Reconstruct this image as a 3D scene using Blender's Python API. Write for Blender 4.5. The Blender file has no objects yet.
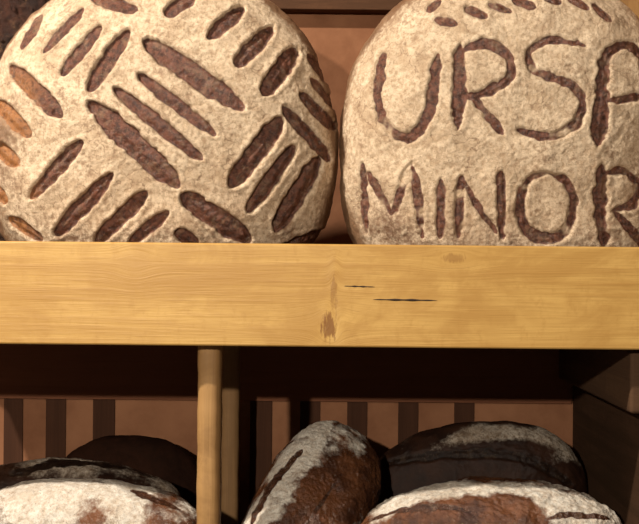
import bpy, math, numpy as np
from mathutils import Matrix, Vector
rng=np.random.RandomState(7)
A=math.radians(0.54); CA,SA=math.cos(A),math.sin(A); D=1.2
def W(u,v,Y):
    s=(D+Y)/D/1000; du,dv=u-319.5,v-262
    return ((du*CA+dv*SA)*s, Y, -(-du*SA+dv*CA)*s)
def UV(x,y,z):
    s=(D+y)/D/1000; a=x/s; b=-z/s
    return a*CA-b*SA+319.5, a*SA+b*CA+262
sc=bpy.context.scene
sc.view_settings.view_transform='Standard'
# ---------- noise ----------
TAB=rng.rand(64,64,64)
def vn(p):
    i=np.floor(p).astype(int); f=p-i; f=f*f*(3-2*f); r=0
    for dx in (0,1):
        for dy in (0,1):
            for dz in (0,1):
                w=(f[:,0] if dx else 1-f[:,0])*(f[:,1] if dy else 1-f[:,1])*(f[:,2] if dz else 1-f[:,2])
                r=r+w*TAB[(i[:,0]+dx)&63,(i[:,1]+dy)&63,(i[:,2]+dz)&63]
    return r*2-1
def fbm(p,f,o=4,seed=0.0):
    r=0;a=1;t=0
    for k in range(o):
        r=r+a*vn(p*f+seed+k*17.3); t+=a; a*=.5; f*=2
    return r/t
def sstep(a,b,x):
    t=np.clip((x-a)/(b-a),0,1); return t*t*(3-2*t)
# ---------- materials ----------
def newmat(n):
    m=bpy.data.materials.new(n); m.use_nodes=True; nt=m.node_tree
    return m,nt,nt.nodes['Principled BSDF']
def nd(nt,t,**k):
    n=nt.nodes.new(t)
    for a,b in k.items(): setattr(n,a,b)
    return n
def setin(n,i,v,nt):
    if isinstance(v,bpy.types.NodeSocket): nt.links.new(v,n.inputs[i])
    elif v is not None: n.inputs[i].default_value=v
def math_(nt,op,a,b=None,c=None,clamp=False):
    n=nd(nt,'ShaderNodeMath',operation=op,use_clamp=clamp)
    setin(n,0,a,nt); setin(n,1,b,nt); setin(n,2,c,nt); return n.outputs[0]
def mix(nt,f,a,b,mode='MIX'):
    n=nd(nt,'ShaderNodeMix',data_type='RGBA',blend_type=mode)
    setin(n,0,f,nt)
    setin(n,6,a if isinstance(a,bpy.types.NodeSocket) else (*a,1),nt)
    setin(n,7,b if isinstance(b,bpy.types.NodeSocket) else (*b,1),nt); return n.outputs[2]
def noise(nt,vec,scale,detail=5,rough=.55,dist=0):
    n=nd(nt,'ShaderNodeTexNoise'); n.inputs['Scale'].default_value=scale; n.inputs['Detail'].default_value=detail
    n.inputs['Roughness'].default_value=rough; n.inputs['Distortion'].default_value=dist
    nt.links.new(vec,n.inputs['Vector']); return n.outputs[0]
def mr(nt,v,a,b,c=0,d=1):
    n=nd(nt,'ShaderNodeMapRange'); n.interpolation_type='SMOOTHSTEP'
    setin(n,0,v,nt)
    for i,x in enumerate((a,b,c,d)): n.inputs[i+1].default_value=x
    return n.outputs[0]
def scalev(nt,vec,s,loc=(0,0,0)):
    n=nd(nt,'ShaderNodeMapping'); n.inputs['Scale'].default_value=s; n.inputs['Location'].default_value=loc
    nt.links.new(vec,n.inputs['Vector']); return n.outputs[0]
def bump(nt,h,st,dist,nrm=None):
    n=nd(nt,'ShaderNodeBump'); n.inputs['Strength'].default_value=st; n.inputs['Distance'].default_value=dist
    nt.links.new(h,n.inputs['Height'])
    if nrm is not None: nt.links.new(nrm,n.inputs['Normal'])
    return n.outputs[0]
def loafmat(name,fl1,fl2,cr1,cr2,sl1,sl2,gloss=.6,bs=.45,cracks=.45,slf=.35,orange=(.36,.15,.05),ffn=1.2,spec=.4,crf=.35,mf=.45):
    m,nt,p=newmat(name)
    oc=nd(nt,'ShaderNodeTexCoord').outputs['Object']
    aS=nd(nt,'ShaderNodeAttribute',attribute_name='slash').outputs['Fac']
    aF=nd(nt,'ShaderNodeAttribute',attribute_name='flour').outputs['Fac']
    aT=nd(nt,'ShaderNodeAttribute',attribute_name='tone').outputs['Fac']
    big=noise(nt,oc,26,6,.65); mid=noise(nt,oc,75,5,.7); fine=noise(nt,oc,190,6,.75); vf=noise(nt,oc,600,5,.75)
    wv=nd(nt,'ShaderNodeVectorMath',operation='ADD'); nt.links.new(oc,wv.inputs[0])
    nz=nd(nt,'ShaderNodeTexNoise'); nz.inputs['Scale'].default_value=110; nz.inputs['Detail'].default_value=4; nt.links.new(oc,nz.inputs['Vector'])
    sv=nd(nt,'ShaderNodeVectorMath',operation='SCALE'); nt.links.new(nz.outputs['Color'],sv.inputs[0]); sv.inputs['Scale'].default_value=.018
    nt.links.new(sv.outputs[0],wv.inputs[1])
    vo=nd(nt,'ShaderNodeTexVoronoi',feature='DISTANCE_TO_EDGE'); vo.inputs['Scale'].default_value=48; nt.links.new(wv.outputs[0],vo.inputs['Vector'])
    crk=mr(nt,vo.outputs['Distance'],.0,.035,1,0)
    crk=math_(nt,'MULTIPLY',crk,mr(nt,big,.46,.6))
    flour=mix(nt,mr(nt,fine,.35,.6),fl2,fl1)
    flour=mix(nt,mr(nt,big,.42,.68,0,.7),flour,fl2)
    flour=mix(nt,mr(nt,mid,.48,.66,0,mf),flour,cr2)
    flour=mix(nt,mr(nt,vf,.55,.67,0,.6),flour,cr1)
    flour=mix(nt,math_(nt,'MULTIPLY',crk,cracks),flour,cr1)
    crust=mix(nt,mr(nt,big,.35,.65),cr1,cr2)
    crust=mix(nt,mr(nt,fine,.55,.75,0,crf),crust,fl2)
    f=math_(nt,'ADD',aF,math_(nt,'MULTIPLY',math_(nt,'SUBTRACT',fine,.5),ffn))
    f=mr(nt,f,.24,.8)
    col=mix(nt,f,crust,flour)
    sl=mix(nt,mr(nt,fine,.38,.62),sl1,sl2)
    sl=mix(nt,mr(nt,mid,.5,.64,0,slf*.7),sl,mix(nt,.5,fl2,cr2))
    sl=mix(nt,mr(nt,vf,.56,.68,0,slf),sl,fl2)
    sl=mix(nt,math_(nt,'MULTIPLY',aT,mr(nt,fine,.3,.55)),sl,orange)
    s=math_(nt,'ADD',aS,math_(nt,'MULTIPLY',math_(nt,'SUBTRACT',fine,.5),.5))
    s=mr(nt,s,.3,.6)
    col=mix(nt,s,col,sl)
    nt.links.new(col,p.inputs['Base Color'])
    rr=mix(nt,math_(nt,'SUBTRACT',1,math_(nt,'MULTIPLY',f,math_(nt,'SUBTRACT',1,s))),(.95,)*3,(gloss,)*3)
    nt.links.new(rr,p.inputs['Roughness']); p.inputs['Specular IOR Level'].default_value=spec
    h=math_(nt,'ADD',fine,math_(nt,'MULTIPLY',vf,.6))
    h=math_(nt,'SUBTRACT',h,math_(nt,'MULTIPLY',crk,.2))
    nt.links.new(bump(nt,h,bs,.0035),p.inputs['Normal'])
    return m
boule=loafmat('floured_boule_crust',(.79,.61,.42),(.49,.34,.21),(.19,.10,.053),(.31,.18,.098),(.050,.016,.009),(.175,.062,.034),.32,.6,.65,.38,spec=.45,mf=.42)
dark=loafmat('dark_bread_crust',(.52,.44,.35),(.22,.15,.095),(.018,.008,.005),(.042,.017,.009),(.012,.006,.004),(.022,.010,.006),.45,bs=.35,ffn=.9,spec=.2,crf=.12)
seeded=loafmat('seeded_bread_crust',(.22,.12,.06),(.10,.045,.022),(.02,.008,.005),(.06,.02,.01),(.014,.007,.005),(.04,.018,.01),.5,.9,ffn=1.8,spec=.3,crf=.5)
black=loafmat('loaf_shadow_dark',(.06,.035,.02),(.04,.02,.012),(.018,.008,.005),(.03,.012,.007),(.01,.006,.004),(.02,.01,.006),.8,.2,ffn=.8,spec=.03)  # dark colour for the dome that imitates a rounded wall shadow
redc=loafmat('russet_bread_crust',(.88,.81,.70),(.60,.48,.36),(.06,.021,.010),(.20,.075,.03),(.04,.014,.007),(.10,.036,.016),.26,.55,.2,ffn=1.,crf=.22,mf=.15,spec=.5)

def wood(name,c1,c2,c3,axis='X',knots=(),rough=.5,freq=55,blotch=.5,spec=.4):
    m,nt,p=newmat(name)
    oc=nd(nt,'ShaderNodeTexCoord').outputs['Object']
    sep=nd(nt,'ShaderNodeSeparateXYZ'); nt.links.new(oc,sep.inputs[0])
    X,Y,Z=sep.outputs
    if axis=='Z': L,Tr=Z,X
    elif axis=='Y': L,Tr=Y,Z
    else: L,Tr=X,Z
    zz=Tr; masks=[]
    for (kx,kz,wx,wz,str_,rad,core) in knots:
        dx=math_(nt,'DIVIDE',math_(nt,'SUBTRACT',L,kx),wx); dz=math_(nt,'DIVIDE',math_(nt,'SUBTRACT',Tr,kz),wz)
        r2=math_(nt,'ADD',math_(nt,'MULTIPLY',dx,dx),math_(nt,'MULTIPLY',dz,dz))
        g=math_(nt,'EXPONENT',math_(nt,'MULTIPLY',r2,-1))
        off=math_(nt,'MULTIPLY',math_(nt,'SUBTRACT',Tr,kz),math_(nt,'MULTIPLY',g,-.75))
        zz=math_(nt,'ADD',zz,off)
        if core: masks.append((g,str_,rad))
    cb=nd(nt,'ShaderNodeCombineXYZ'); nt.links.new(L,cb.inputs[0]); nt.links.new(zz,cb.inputs[2])
    ot=Y if axis!='Y' else X
    nt.links.new(ot,cb.inputs[1])
    v=cb.outputs[0]
    a=noise(nt,scalev(nt,v,(1.7,8,freq)),1,5,.7,.5)
    b=noise(nt,scalev(nt,v,(12,60,freq*9)),1,5,.7)
    c=noise(nt,scalev(nt,oc,(8,9,14)),1,4,.65,1.5)
    e=noise(nt,scalev(nt,oc,(110,60,60)),1,5,.7)
    col=mix(nt,mr(nt,a,.34,.68),c1,c2)
    col=mix(nt,mr(nt,b,.52,.74,0,.35),col,c3)
    col=mix(nt,mr(nt,c,.42,.66,0,blotch),col,c2)
    col=mix(nt,mr(nt,e,.50,.70,0,.5),col,c2)
    kn=noise(nt,scalev(nt,oc,(300,100,70)),1,4,.7)
    for g,s_,rad in masks:
        mk=mr(nt,math_(nt,'ADD',g,math_(nt,'MULTIPLY',math_(nt,'SUBTRACT',kn,.5),1.5)),rad,rad+.35,0,s_)
        col=mix(nt,mk,col,c3)
    nt.links.new(col,p.inputs['Base Color']); p.inputs['Roughness'].default_value=rough
    p.inputs['Specular IOR Level'].default_value=spec
    nt.links.new(bump(nt,math_(nt,'ADD',a,math_(nt,'MULTIPLY',b,.6)),.3,.002),p.inputs['Normal'])
    return m
def k(u,v): 
    x,_,z=W(u,v,0); return x,z
k1=k(329,327);k2=k(455,258);k3=k(135,262)
pine=wood('oiled_pine',(.65,.39,.115),(.47,.25,.064),(.22,.085,.02),'X',
  [(k1[0],k1[1],.011,.020,.85,.5,True),(k1[0],k1[1],.03,.02,0,1,False),(k2[0],k2[1],.04,.016,.0,.55,False),(k2[0],k2[1],.016,.007,.45,.5,True),
   (k1[0]+.005,k1[1]+.033,.005,.028,.45,.55,True),(k3[0],k3[1],.02,.02,.15,.7,False)],.42,46,.75,.3)
postw=wood('pale_round_post_wood',(.44,.245,.09),(.27,.14,.05),(.10,.045,.018),'Z',(),.6,60,.6,.3)
pw2=wood('second_round_post_wood',(.36,.20,.085),(.24,.13,.055),(.10,.045,.018),'Z',(),.7,60,.6,.2)
dwood=wood('dark_stained_wood',(.12,.055,.028),(.08,.038,.02),(.03,.014,.008),'Y',(),.8,60,.4,.1)
shadestripm=wood('shadow_strip_brown',(.30,.12,.063),(.25,.10,.052),(.14,.058,.03),'X',(),.9,40,.4,.1)  # brown for the strip that stands in for the shaded wall band
pwood=wood('aged_side_panel_wood',(.08,.04,.022),(.05,.026,.014),(.025,.013,.008),'Y',(),.85,30,.5,.06)
cwood=wood('cleat_wood',(.11,.058,.03),(.08,.042,.023),(.04,.02,.012),'Y',(),.85,40,.5,.1)
shadebarm=wood('shadow_bar_dark',(.08,.035,.02),(.06,.027,.016),(.03,.013,.008),'Z',(),.9,60,.4,.05)  # dark colour imitating bar shadows on the back wall
m,nt,p=newmat('terracotta_wall_paint')
oc=nd(nt,'ShaderNodeTexCoord').outputs['Object']
n1=noise(nt,oc,9,5,.65)
nt.links.new(mix(nt,mr(nt,n1,.3,.7),(.22,.092,.045),(.34,.155,.078)),p.inputs['Base Color']); p.inputs['Roughness'].default_value=.9
p.inputs['Specular IOR Level'].default_value=.15
nt.links.new(bump(nt,noise(nt,oc,120,4,.6),.2,.002),p.inputs['Normal'])
wallm=m
m,nt,p=newmat('crack_dark'); oc=nd(nt,'ShaderNodeTexCoord').outputs['Object']
nt.links.new(mix(nt,noise(nt,oc,200),(.02,.01,.006),(.05,.025,.012)),p.inputs['Base Color']); p.inputs['Roughness'].default_value=.9
crackm=m
# ---------- objects ----------
col=sc.collection
def mkobj(name,verts,faces,mat,smooth=False,parent=None,loc=(0,0,0)):
    me=bpy.data.meshes.new(name); me.from_pydata(verts,[],faces); me.update()
    if smooth: me.polygons.foreach_set('use_smooth',[True]*len(me.polygons))
    me.materials.append(mat); o=bpy.data.objects.new(name,me); col.objects.link(o)
    o.location=loc
    if parent: o.parent=parent
    return o
def box(name,x0,x1,y0,y1,z0,z1,mat,parent=None,bev=.0015):
    v=[(x,y,z) for x in (x0,x1) for y in (y0,y1) for z in (z0,z1)]
    f=[(0,1,3,2),(4,6,7,5),(0,4,5,1),(2,3,7,6),(0,2,6,4),(1,5,7,3)]
    o=mkobj(name,v,f,mat,False,parent)
    if bev:
        b=o.modifiers.new('bevel','BEVEL'); b.width=bev; b.segments=3
        o.data.polygons.foreach_set('use_smooth',[True]*6)
        o.modifiers.new('wn','WEIGHTED_NORMAL')
    return o
YB=.40
unit=bpy.data.objects.new('shelving_unit',None); col.objects.link(unit)
unit['label']='wooden bread shelving with thick pine front board and round post'
unit['category']='shelf'
ZT,ZBt=.018,-.085
fb=box('front_board',-.46,.46,0,.022,ZBt,ZT,pine,unit,.0022); fb['label']='oiled yellow pine front board with knots and slits'
box('shelf_board',-.46,.46,.0222,YB-.004,-.0845,-.0745,dwood,unit,0)
box('shelf_board',-.46,.46,.0,YB-.004,-.410,-.390,dwood,unit,0)
box('side_panel',.338,.360,.004,YB-.004,-.388,-.0865,pwood,unit,.004)
box('side_panel',.388,.415,.03,YB-.004,-.073,.46,postw,unit)
box('cleat',.318,.3375,.023,YB-.01,-.152,-.0865,cwood,unit,.004)
rz=W(330,10,.375)[2]
box('rail_or_shadow_strip',-.46,.387,.372,YB-.004,rz,rz+.07,dwood,unit)
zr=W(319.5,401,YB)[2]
box('rail_or_shadow_strip',-.46,.337,YB-.0045,YB-.0002,zr,-.0865,shadestripm,unit,.0005)  # added strip standing in for the shadow band under the shelf
def post(x,y,r,z0,z1,mat,sq=2.6):
    n=48;v=[];f=[];ks=120
    for i in range(ks+1):
        z=z0+(z1-z0)*i/ks; rr=r*(1+.02*math.sin(i*.23)+.012*math.sin(i*.63))
        for j in range(n):
            a=2*math.pi*j/n; c,s=math.cos(a),math.sin(a)
            q=(abs(c)**sq+abs(s)**sq)**(-1/sq)*(1+.015*math.sin(j*2.7)+.01*math.sin(j*5.1+i*.05))
            v.append((x+rr*q*c,y+rr*q*s,z))
    for i in range(ks):
        for j in range(n):
            f.append((i*n+j,i*n+(j+1)%n,(i+1)*n+(j+1)%n,(i+1)*n+j))
    f.append(tuple(range(n))[::-1]); f.append(tuple(ks*n+j for j in range(n)))
    return mkobj('post',v,f,mat,True,unit)
px=W(209.5,430,.035)[0]
post(px,.036,.0124,-.389,-.0852,postw,2.8)
xa=W(221,430,.32)[0]; xb=W(239.5,430,.32)[0]
post((xa+xb)/2,.32,(xb-xa)/2,-.389,-.0852,pw2,2.6)
for (u0,v0,u1,v1,h) in ((344,286,375,287,.7),(373,299.5,437,300.5,1.0)):
    a=W(u0,v0,0);b=W(u1,v1,0);N=24;v=[];f=[]
    for i in range(N+1):
        t=i/N; x=a[0]+(b[0]-a[0])*t; z=a[2]+(b[2]-a[2])*t
        w=h*.001*(math.sin(math.pi*t)**.6)*(1+.3*math.sin(t*23))+.00005
        v+= [(x,-.00005,z-w),(x,-.0004,z),(x,-.00005,z+w),(x,.002,z)]
    for i in range(N):
        for j in range(4): f.append((4*i+j,4*i+(j+1)%4,4*i+4+(j+1)%4,4*i+4+j))
    mkobj('crack',v,f,crackm,True,fb)
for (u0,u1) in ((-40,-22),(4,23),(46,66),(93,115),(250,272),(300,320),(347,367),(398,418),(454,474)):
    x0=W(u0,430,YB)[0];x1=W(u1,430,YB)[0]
    box('shadow_bar',x0,x1,YB-.002,YB-.0002,-.388,zr,shadebarm,unit,.0005)  # thin dark strips built in place of shadow bars on the wall
wb=box('wall_back',-.9,.9,YB,YB+.05,-.7,.9,wallm,None,0); wb['kind']='structure'
# ---------- loaves ----------
def catmull(P,n=8):
    P=[np.array(p,float) for p in P]
    if len(P)<3: return P
    Q=[2*P[0]-P[1]]+P+[2*P[-1]-P[-2]]; out=[]
    for i in range(1,len(Q)-2):
        for t in np.linspace(0,1,n,endpoint=False):
            a,b,c,d=Q[i-1],Q[i],Q[i+1],Q[i+2]
            out.append(.5*((2*b)+(-a+c)*t+(2*a-5*b+4*c-d)*t*t+(-a+3*b-3*c+d)*t**3))
    out.append(P[-1]); return out
def sdist(u,v,strokes,jit,jl):
    S=np.full(u.shape,1e3); wd=np.full(u.shape,10.); st=np.ones(u.shape)
    for pts,w,kind,strn in strokes:
        if kind=='c': pts=catmull(pts)
        pts=[np.array(p,float) for p in pts]
        L=[np.linalg.norm(b-a) for a,b in zip(pts[:-1],pts[1:])]; T=sum(L); acc=0
        best=np.full(u.shape,1e3);tb=np.zeros(u.shape)
        for a,b,l in zip(pts[:-1],pts[1:],L):
            d=b-a; t=np.clip(((u-a[0])*d[0]+(v-a[1])*d[1])/(l*l),0,1)
            ds=np.hypot(u-a[0]-t*d[0],v-a[1]-t*d[1])
            mk=ds<best; best=np.where(mk,ds,best); tb=np.where(mk,(acc+t*l)/T,tb); acc+=l
        q=np.abs(2*tb-1)
        tap=np.sqrt(np.clip(1-q**2.8,0,1)) if kind=='s' else .3+.7*np.sqrt(np.clip(1-q**3,0,1))
        s=best+(jit*(w*.05+.3) if kind=='s' else jit*(w*.09+.4)+jl*w*.12)-w/2*tap
        mk=s<S; S=np.where(mk,s,S); wd=np.where(mk,w,wd); st=np.where(mk,strn,st)
    return S,wd,st
def loaf(name,c,rad,rot,mat,strokes=(),nt_=250,np_=800,pw=2.2,lump=.003,depth=.005,flourfn=None,rough=.0008,yb=None,seed=0,floor=None,tone=None,rim=.1,letter=False):
    th=np.concatenate([np.linspace(0,math.pi*.56,nt_)[1:],np.linspace(math.pi*.56,math.pi,max(nt_//4,10))[1:-1]])
    ph=np.linspace(0,2*math.pi,np_,endpoint=False)
    TH,PH=np.meshgrid(th,ph,indexing='ij'); TH=TH.ravel();PH=PH.ravel()
    TH=np.concatenate([TH,[0,math.pi]]);PH=np.concatenate([PH,[0,0]])
    d=np.stack([np.sin(TH)*np.cos(PH),-np.cos(TH),np.sin(TH)*np.sin(PH)],1)
    rx,ry,rz_=rad; rb=yb or ry
    R=np.stack([np.full(len(d),rx),np.where(d[:,1]>0,rb,ry),np.full(len(d),rz_)],1)
    q=(np.abs(d)**pw).sum(1)**(-1/pw)
    P=d*q[:,None]*R
    N=np.sign(d)*np.abs(d*q[:,None])**(pw-1)/R; N/=np.linalg.norm(N,axis=1)[:,None]
    M=np.array(rot)
    P=P@M.T; N=N@M.T
    P=P+N*(fbm(P,14,3,seed+3.1)*lump*2)[:,None]
    P0=P+np.array(c)
    if floor is not None: P0[:,2]+=floor-P0[:,2].min()
    u,v=UV(P0[:,0],P0[:,1],P0[:,2])
    front=(TH<math.pi*.55)
    jit=fbm(P0,120,3,seed+9.)*2; jl=fbm(P0,35,3,seed+19.)*2
    slash=np.zeros(len(P));disp=fbm(P0,60,4,seed+5.)*rough*2+fbm(P0,300,3,seed+2.)*rough*.7
    if strokes:
        S,wd,st=sdist(u,v,strokes,jit,jl)
        ins=sstep(1.4,-2.2,S)*front
        t=np.clip(-S/(wd/2),0,1)
        dep=depth*np.minimum(1,wd/16)
        disp=disp-ins*dep*(1-.5*t)+front*np.exp(-((S-3)/2.5)**2)*dep*rim
        disp=disp+ins*fbm(P0,200,3,seed+1.)*.0011
        if letter:
            ins=ins*np.clip(st+1.0*fbm(P0,55,4,seed+4.),0,1)
        else:
            ins=ins*np.clip(1.1+.8*fbm(P0,110,3,seed+4.),0,1)
        slash=ins
    flour=np.ones(len(P)) if flourfn is None else flourfn(P0,N,u,v,seed)
    tn=np.zeros(len(P)) if tone is None else tone(u,v)
    P=P0+N*disp[:,None]
    base=np.array([c[0],c[1],P[:,2].min()])
    if floor is not None: P[:,2]+= floor-base[2]; base[2]=floor
    nT=len(th);idx=np.arange(nT*np_).reshape(nT,np_)
    a=idx[:-1];b=idx[1:]
    F=np.stack([a,b,np.roll(b,-1,1),np.roll(a,-1,1)],-1).reshape(-1,4).tolist()
    n0=nT*np_
    F+= [(n0,int(idx[0,j]),int(idx[0,(j+1)%np_])) for j in range(np_)]
    F+= [(n0+1,int(idx[-1,(j+1)%np_]),int(idx[-1,j])) for j in range(np_)]
    o=mkobj(name,(P-base).tolist(),F,mat,True,None,base.tolist())
    for nm,arr in (('slash',slash),('flour',flour),('tone',tn)):
        at=o.data.attributes.new(nm,'FLOAT','POINT'); at.data.foreach_set('value',np.asarray(arr,dtype=np.float32))
    return o
def tag(o,l,c='bread loaf'): o['label']=l;o['category']=c
def rotm(ax,deg): return np.array(Matrix.Rotation(math.radians(deg),3,ax))
I3=np.eye(3)
def sl(*L): return [([(a,b),(c,d)],w*1.17,'s',1.) for a,b,c,d,w in L]
basket=sl((90,-3,138,10,12),(165,16,196,-6,13),(207,39,245,7,13),(236,67,273,27,15),(263,96,297,48,17),
 (143,40,245,110,19),(137,74,216,136,12),(113,88,203,161,13),(88,102,180,188,21),(180,195,252,243,20),(175,232,198,246,12),
 (230,189,283,118,19),(247,214,296,146,13),(275,234,321,157,17),(283,106,332,162,12),(300,92,337,131,11),(311,78,337,110,8),(308,54,331,84,8),
 (42,54,84,7,9),(60,76,101,26,11),(87,92,129,29,14),(8,66,62,118,16),(-6,100,30,139,13),(-8,145,18,166,13),(-12,182,6,205,11),(20,50,42,14,8),
 (29,200,82,141,13),(54,237,113,174,15),(94,245,147,192,14),(128,246,169,212,11),(8,218,42,242,10),(-10,235,14,262,12),(206,-8,232,-18,10),
 (60,262,90,250,12),(262,262,330,232,12))
def fl_b(P,N,u,v,s):
    f=.87+.55*fbm(P,30,4,s+8.)
    return np.clip(f-.4*sstep(40,-10,u)*sstep(30,90,v)-.9*sstep(.78,.15,-N[:,1])-.25*sstep(200,240,v),0,1)
def fl_r(P,N,u,v,s): return np.clip(.9+.5*fbm(P,30,4,s+8.)-.9*sstep(.74,.15,-N[:,1])-.25*sstep(180,240,v),0,1)
R1=.1965
YC=.125
c=W(161.5,151,YC)
o=loaf('bread_loaf_or_shadow_dome',c,(R1*1.0,.095,R1),rotm('X',4),boule,basket,270,900,2.1,.002,.0055,fl_b,rough=.0007,yb=.05,seed=1.,floor=-.0745,tone=lambda u,v: sstep(48,15,u)*sstep(60,90,v),rim=.13)
tag(o,'large round floured sourdough loaf scored with basket-weave slashes')
def C(w,*p,s=.92): return (list(p),w*1.08,'c',s)
def Ln(w,*p,s=.92): return (list(p),w*1.08,'l',s)
q=.72
letters=[
 C(11,(384,56),(379,80),(378,104),(388,128),(406,138),(424,124),(433,90),(438,54),s=1.02),
 Ln(13,(460,44),(458,132),s=.98), C(10,(462,50),(486,44),(508,56),(510,76),(494,90),(468,98),s=.98), C(9,(474,98),(488,116),(502,134)),
 C(9,(586,46),(564,41),(545,42),(529,54),(535,71),(556,79),(575,88),(583,106),(574,127),(550,138),(518,131)),
 Ln(15,(604,60),(603,100),(598,146),s=1.05),C(10,(603,70),(609,54),(624,46),(638,52),(646,70),(652,100),(658,145),s=1.),Ln(8,(606,102),(652,96)),
 C(9,(362,164),(364,200),(366,234),s=q),C(8,(366,172),(380,196),(391,216),s=q-.06),C(8,(391,216),(402,190),(412,164),s=q-.06),C(9,(411,166),(418,200),(422,236),s=q),
 Ln(9,(441,180),(440,238),s=q+.04),
 Ln(10,(462,178),(458,238),s=q+.04),C(8,(462,180),(478,208),(497,234),s=q-.02),Ln(10,(501,174),(502,238),s=q+.08),
 C(10,(548,174),(530,180),(520,204),(526,230),(545,240),(566,232),(574,208),(568,184),(548,174),s=q+.12),
 C(14,(603,164),(601,205),(604,246),s=1.),C(10,(606,174),(624,172),(638,184),(634,204),(612,212),s=.9),C(9,(614,212),(628,226),(644,248),s=.9),
]+sl((426,12,441,0,8),(434,20,458,24,9),(464,8,488,18,9),(488,4,512,13,8),(512,0,536,8,8),(540,-6,562,4,8),(566,-4,590,10,7),(592,4,612,22,7))
c=W(507,150,YC)
o=loaf('bread_loaf_or_shadow_dome',c,(.185,.09,R1),rotm('X',4),boule,letters,270,900,2.36,.003,.0042,fl_r,rough=.0009,yb=.05,seed=11.,floor=-.0745,letter=True,rim=.10)
tag(o,'large round floured loaf scored with lettering across its crust')
def fl_d(lo,amt=.4,hi=1.):
    return lambda P,N,u,v,s: np.clip(amt+.8*fbm(P,25,4,s)+lo*N[:,2],0,hi)
c=W(-25,60,.30)
o=loaf('bread_loaf_or_shadow_dome',(c[0],.30,.05),(.155,.06,.215),I3,seeded,(),200,500,2.2,.004,.004,fl_d(0,.2),rough=.005,seed=5.,floor=-.0745)
tag(o,'dark crusty seeded loaf propped behind a floured round loaf')
FL=-.39
c=W(85,540,.10)
def fl_D(P,N,u,v,s): return np.clip(.5+.5*N[:,2]+.9*fbm(P,30,4,s)-.6*sstep(125,180,u),0,1)
o=loaf('bread_loaf_or_shadow_dome',(c[0],.10,-.31),(.136,.06,.0745),rotm('Y',1),redc,sl((130,490,182,510,6)),140,450,2.5,.003,.004,fl_D,rough=.0012,seed=21.,floor=FL)
tag(o,'rounded loaf with thick pale flour dusting on lower shelf')
c=W(70,520,.225)
o=loaf('bread_loaf_or_shadow_dome',(c[0],.225,-.31),(.140,.055,.075),rotm('Y',3),dark,[([(10,474),(60,462),(120,464),(165,478)],9,'c',1.)],120,350,2.5,.003,.005,fl_d(.6,-.12),rough=.0012,seed=25.,floor=FL)
tag(o,'very dark baked loaf behind a flour-dusted loaf')
c=W(128,500,.335)
o=loaf('bread_loaf_or_shadow_dome',(c[0]+.001,.340,-.31),(.098,.043,.082),rotm('Y',3),black,(),80,240,2.1,.003,.005,fl_d(0,-.2),rough=.0006,seed=27.,floor=FL)  # added dark dome in place of a rounded shadow on the wall
tag(o,'nearly black dome standing in for a rounded shadow on the terracotta wall')
c=W(494,540,.105)
def fl_B(P,N,u,v,s):
    line=485+((u-480)/140)**2*22
    w=8+20*sstep(520,572,u)+7*sstep(425,380,u)
    return np.clip(1.4-np.abs(v-line-w*.5)/w+.8*fbm(P,40,4,s),0,1)
o=loaf('bread_loaf_or_shadow_dome',(c[0],.105,-.31),(.148,.07,.0765),I3,redc,[C(6,(368,520),(410,509),(450,508),(478,514),s=1),C(5,(545,520),(575,515),(610,520),s=1)],160,550,2.3,.004,.003,fl_B,rough=.0020,seed=31.,floor=FL)
tag(o,'glossy russet loaf with a white flour ridge')
def fl_C(P,N,u,v,s):
    line=432+((u-510)/85)**2*16
    return np.clip(1.1*np.exp(-((v-line)/10)**2)*sstep(415,480,u)+.75*sstep(530,565,u)*sstep(478,455,v)+.6*fbm(P,35,4,s)-.1,0,1)
c=W(474,500,.29)
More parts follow.
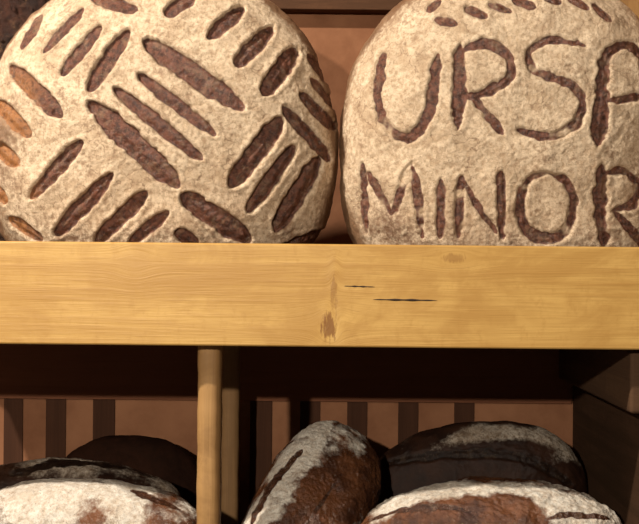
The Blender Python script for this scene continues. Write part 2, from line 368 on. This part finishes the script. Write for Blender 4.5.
o=loaf('bread_loaf_or_shadow_dome',(c[0],.29,-.30),(.142,.050,.0965),rotm('Y',-7),dark,[C(10,(385,464),(430,456),(490,454),(535,462),(570,484),s=1)],120,350,2.15,.003,.004,fl_C,rough=.0009,seed=36.,floor=FL)
tag(o,'long dark loaf with split top and grey flour ridges')
M=rotm('Y',32)@rotm('X',-48)
def fl_A(P,N,u,v,s):
    e=((u-338)+(v-432)*.62)
    f=.9*sstep(4,-16,e+16*fbm(P,50,4,s))*sstep(-50,-30,e+10*fbm(P,60,3,s+3))
    f=np.maximum(f,.5*sstep(475,440,v)*sstep(-30,0,e))
    return np.clip(f+.9*fbm(P,45,4,s)-.04,0,1)
o=loaf('bread_loaf_or_shadow_dome',(-.010,.165,-.29),(.065,.054,.134),M,redc,[C(7,(250,524),(266,494),(284,470),(302,450),s=1),C(4,(304,528),(324,500),(342,474),s=.8)],160,550,2.7,.002,.003,fl_A,rough=.0014,seed=43.,floor=FL)
tag(o,'oblong loaf leaning upright, half flour-dusted, half brown crust')
# ---------- lights ----------
def light(n,t,loc,tgt,e,colr,size):
    l=bpy.data.lights.new(n,t); l.energy=e; l.color=colr
    if t=='AREA': l.shape='DISK'; l.size=size
    else: l.shadow_soft_size=size
    o=bpy.data.objects.new(n,l); col.objects.link(o); o.location=loc
    o.rotation_euler=(Vector(tgt)-Vector(loc)).to_track_quat('-Z','Y').to_euler()
    if t=='SPOT': l.spot_size=math.radians(60); l.spot_blend=.5
    return o
light('key_spot','SPOT',(-.6,-2.0,.415),(0,0,0),115,(1,.91,.78),.022)
light('relief_light','AREA',(-.9,-.62,1.02),(0,.1,.05),31,(1,.91,.79),.05)  # area light added from upper left to give the upper loaves relief
w=bpy.data.worlds.new('world'); sc.world=w; w.use_nodes=True
w.node_tree.nodes['Background'].inputs[0].default_value=(1,.76,.58,1); w.node_tree.nodes['Background'].inputs[1].default_value=.09
cam=bpy.data.cameras.new('camera'); co=bpy.data.objects.new('camera',cam); col.objects.link(co)
cam.sensor_width=36; cam.lens=D*36/.639; cam.clip_start=.01
co.matrix_world=Matrix(((CA,-SA,0,0),(0,0,-1,-D),(SA,CA,0,0),(0,0,0,1)))
sc.camera=co
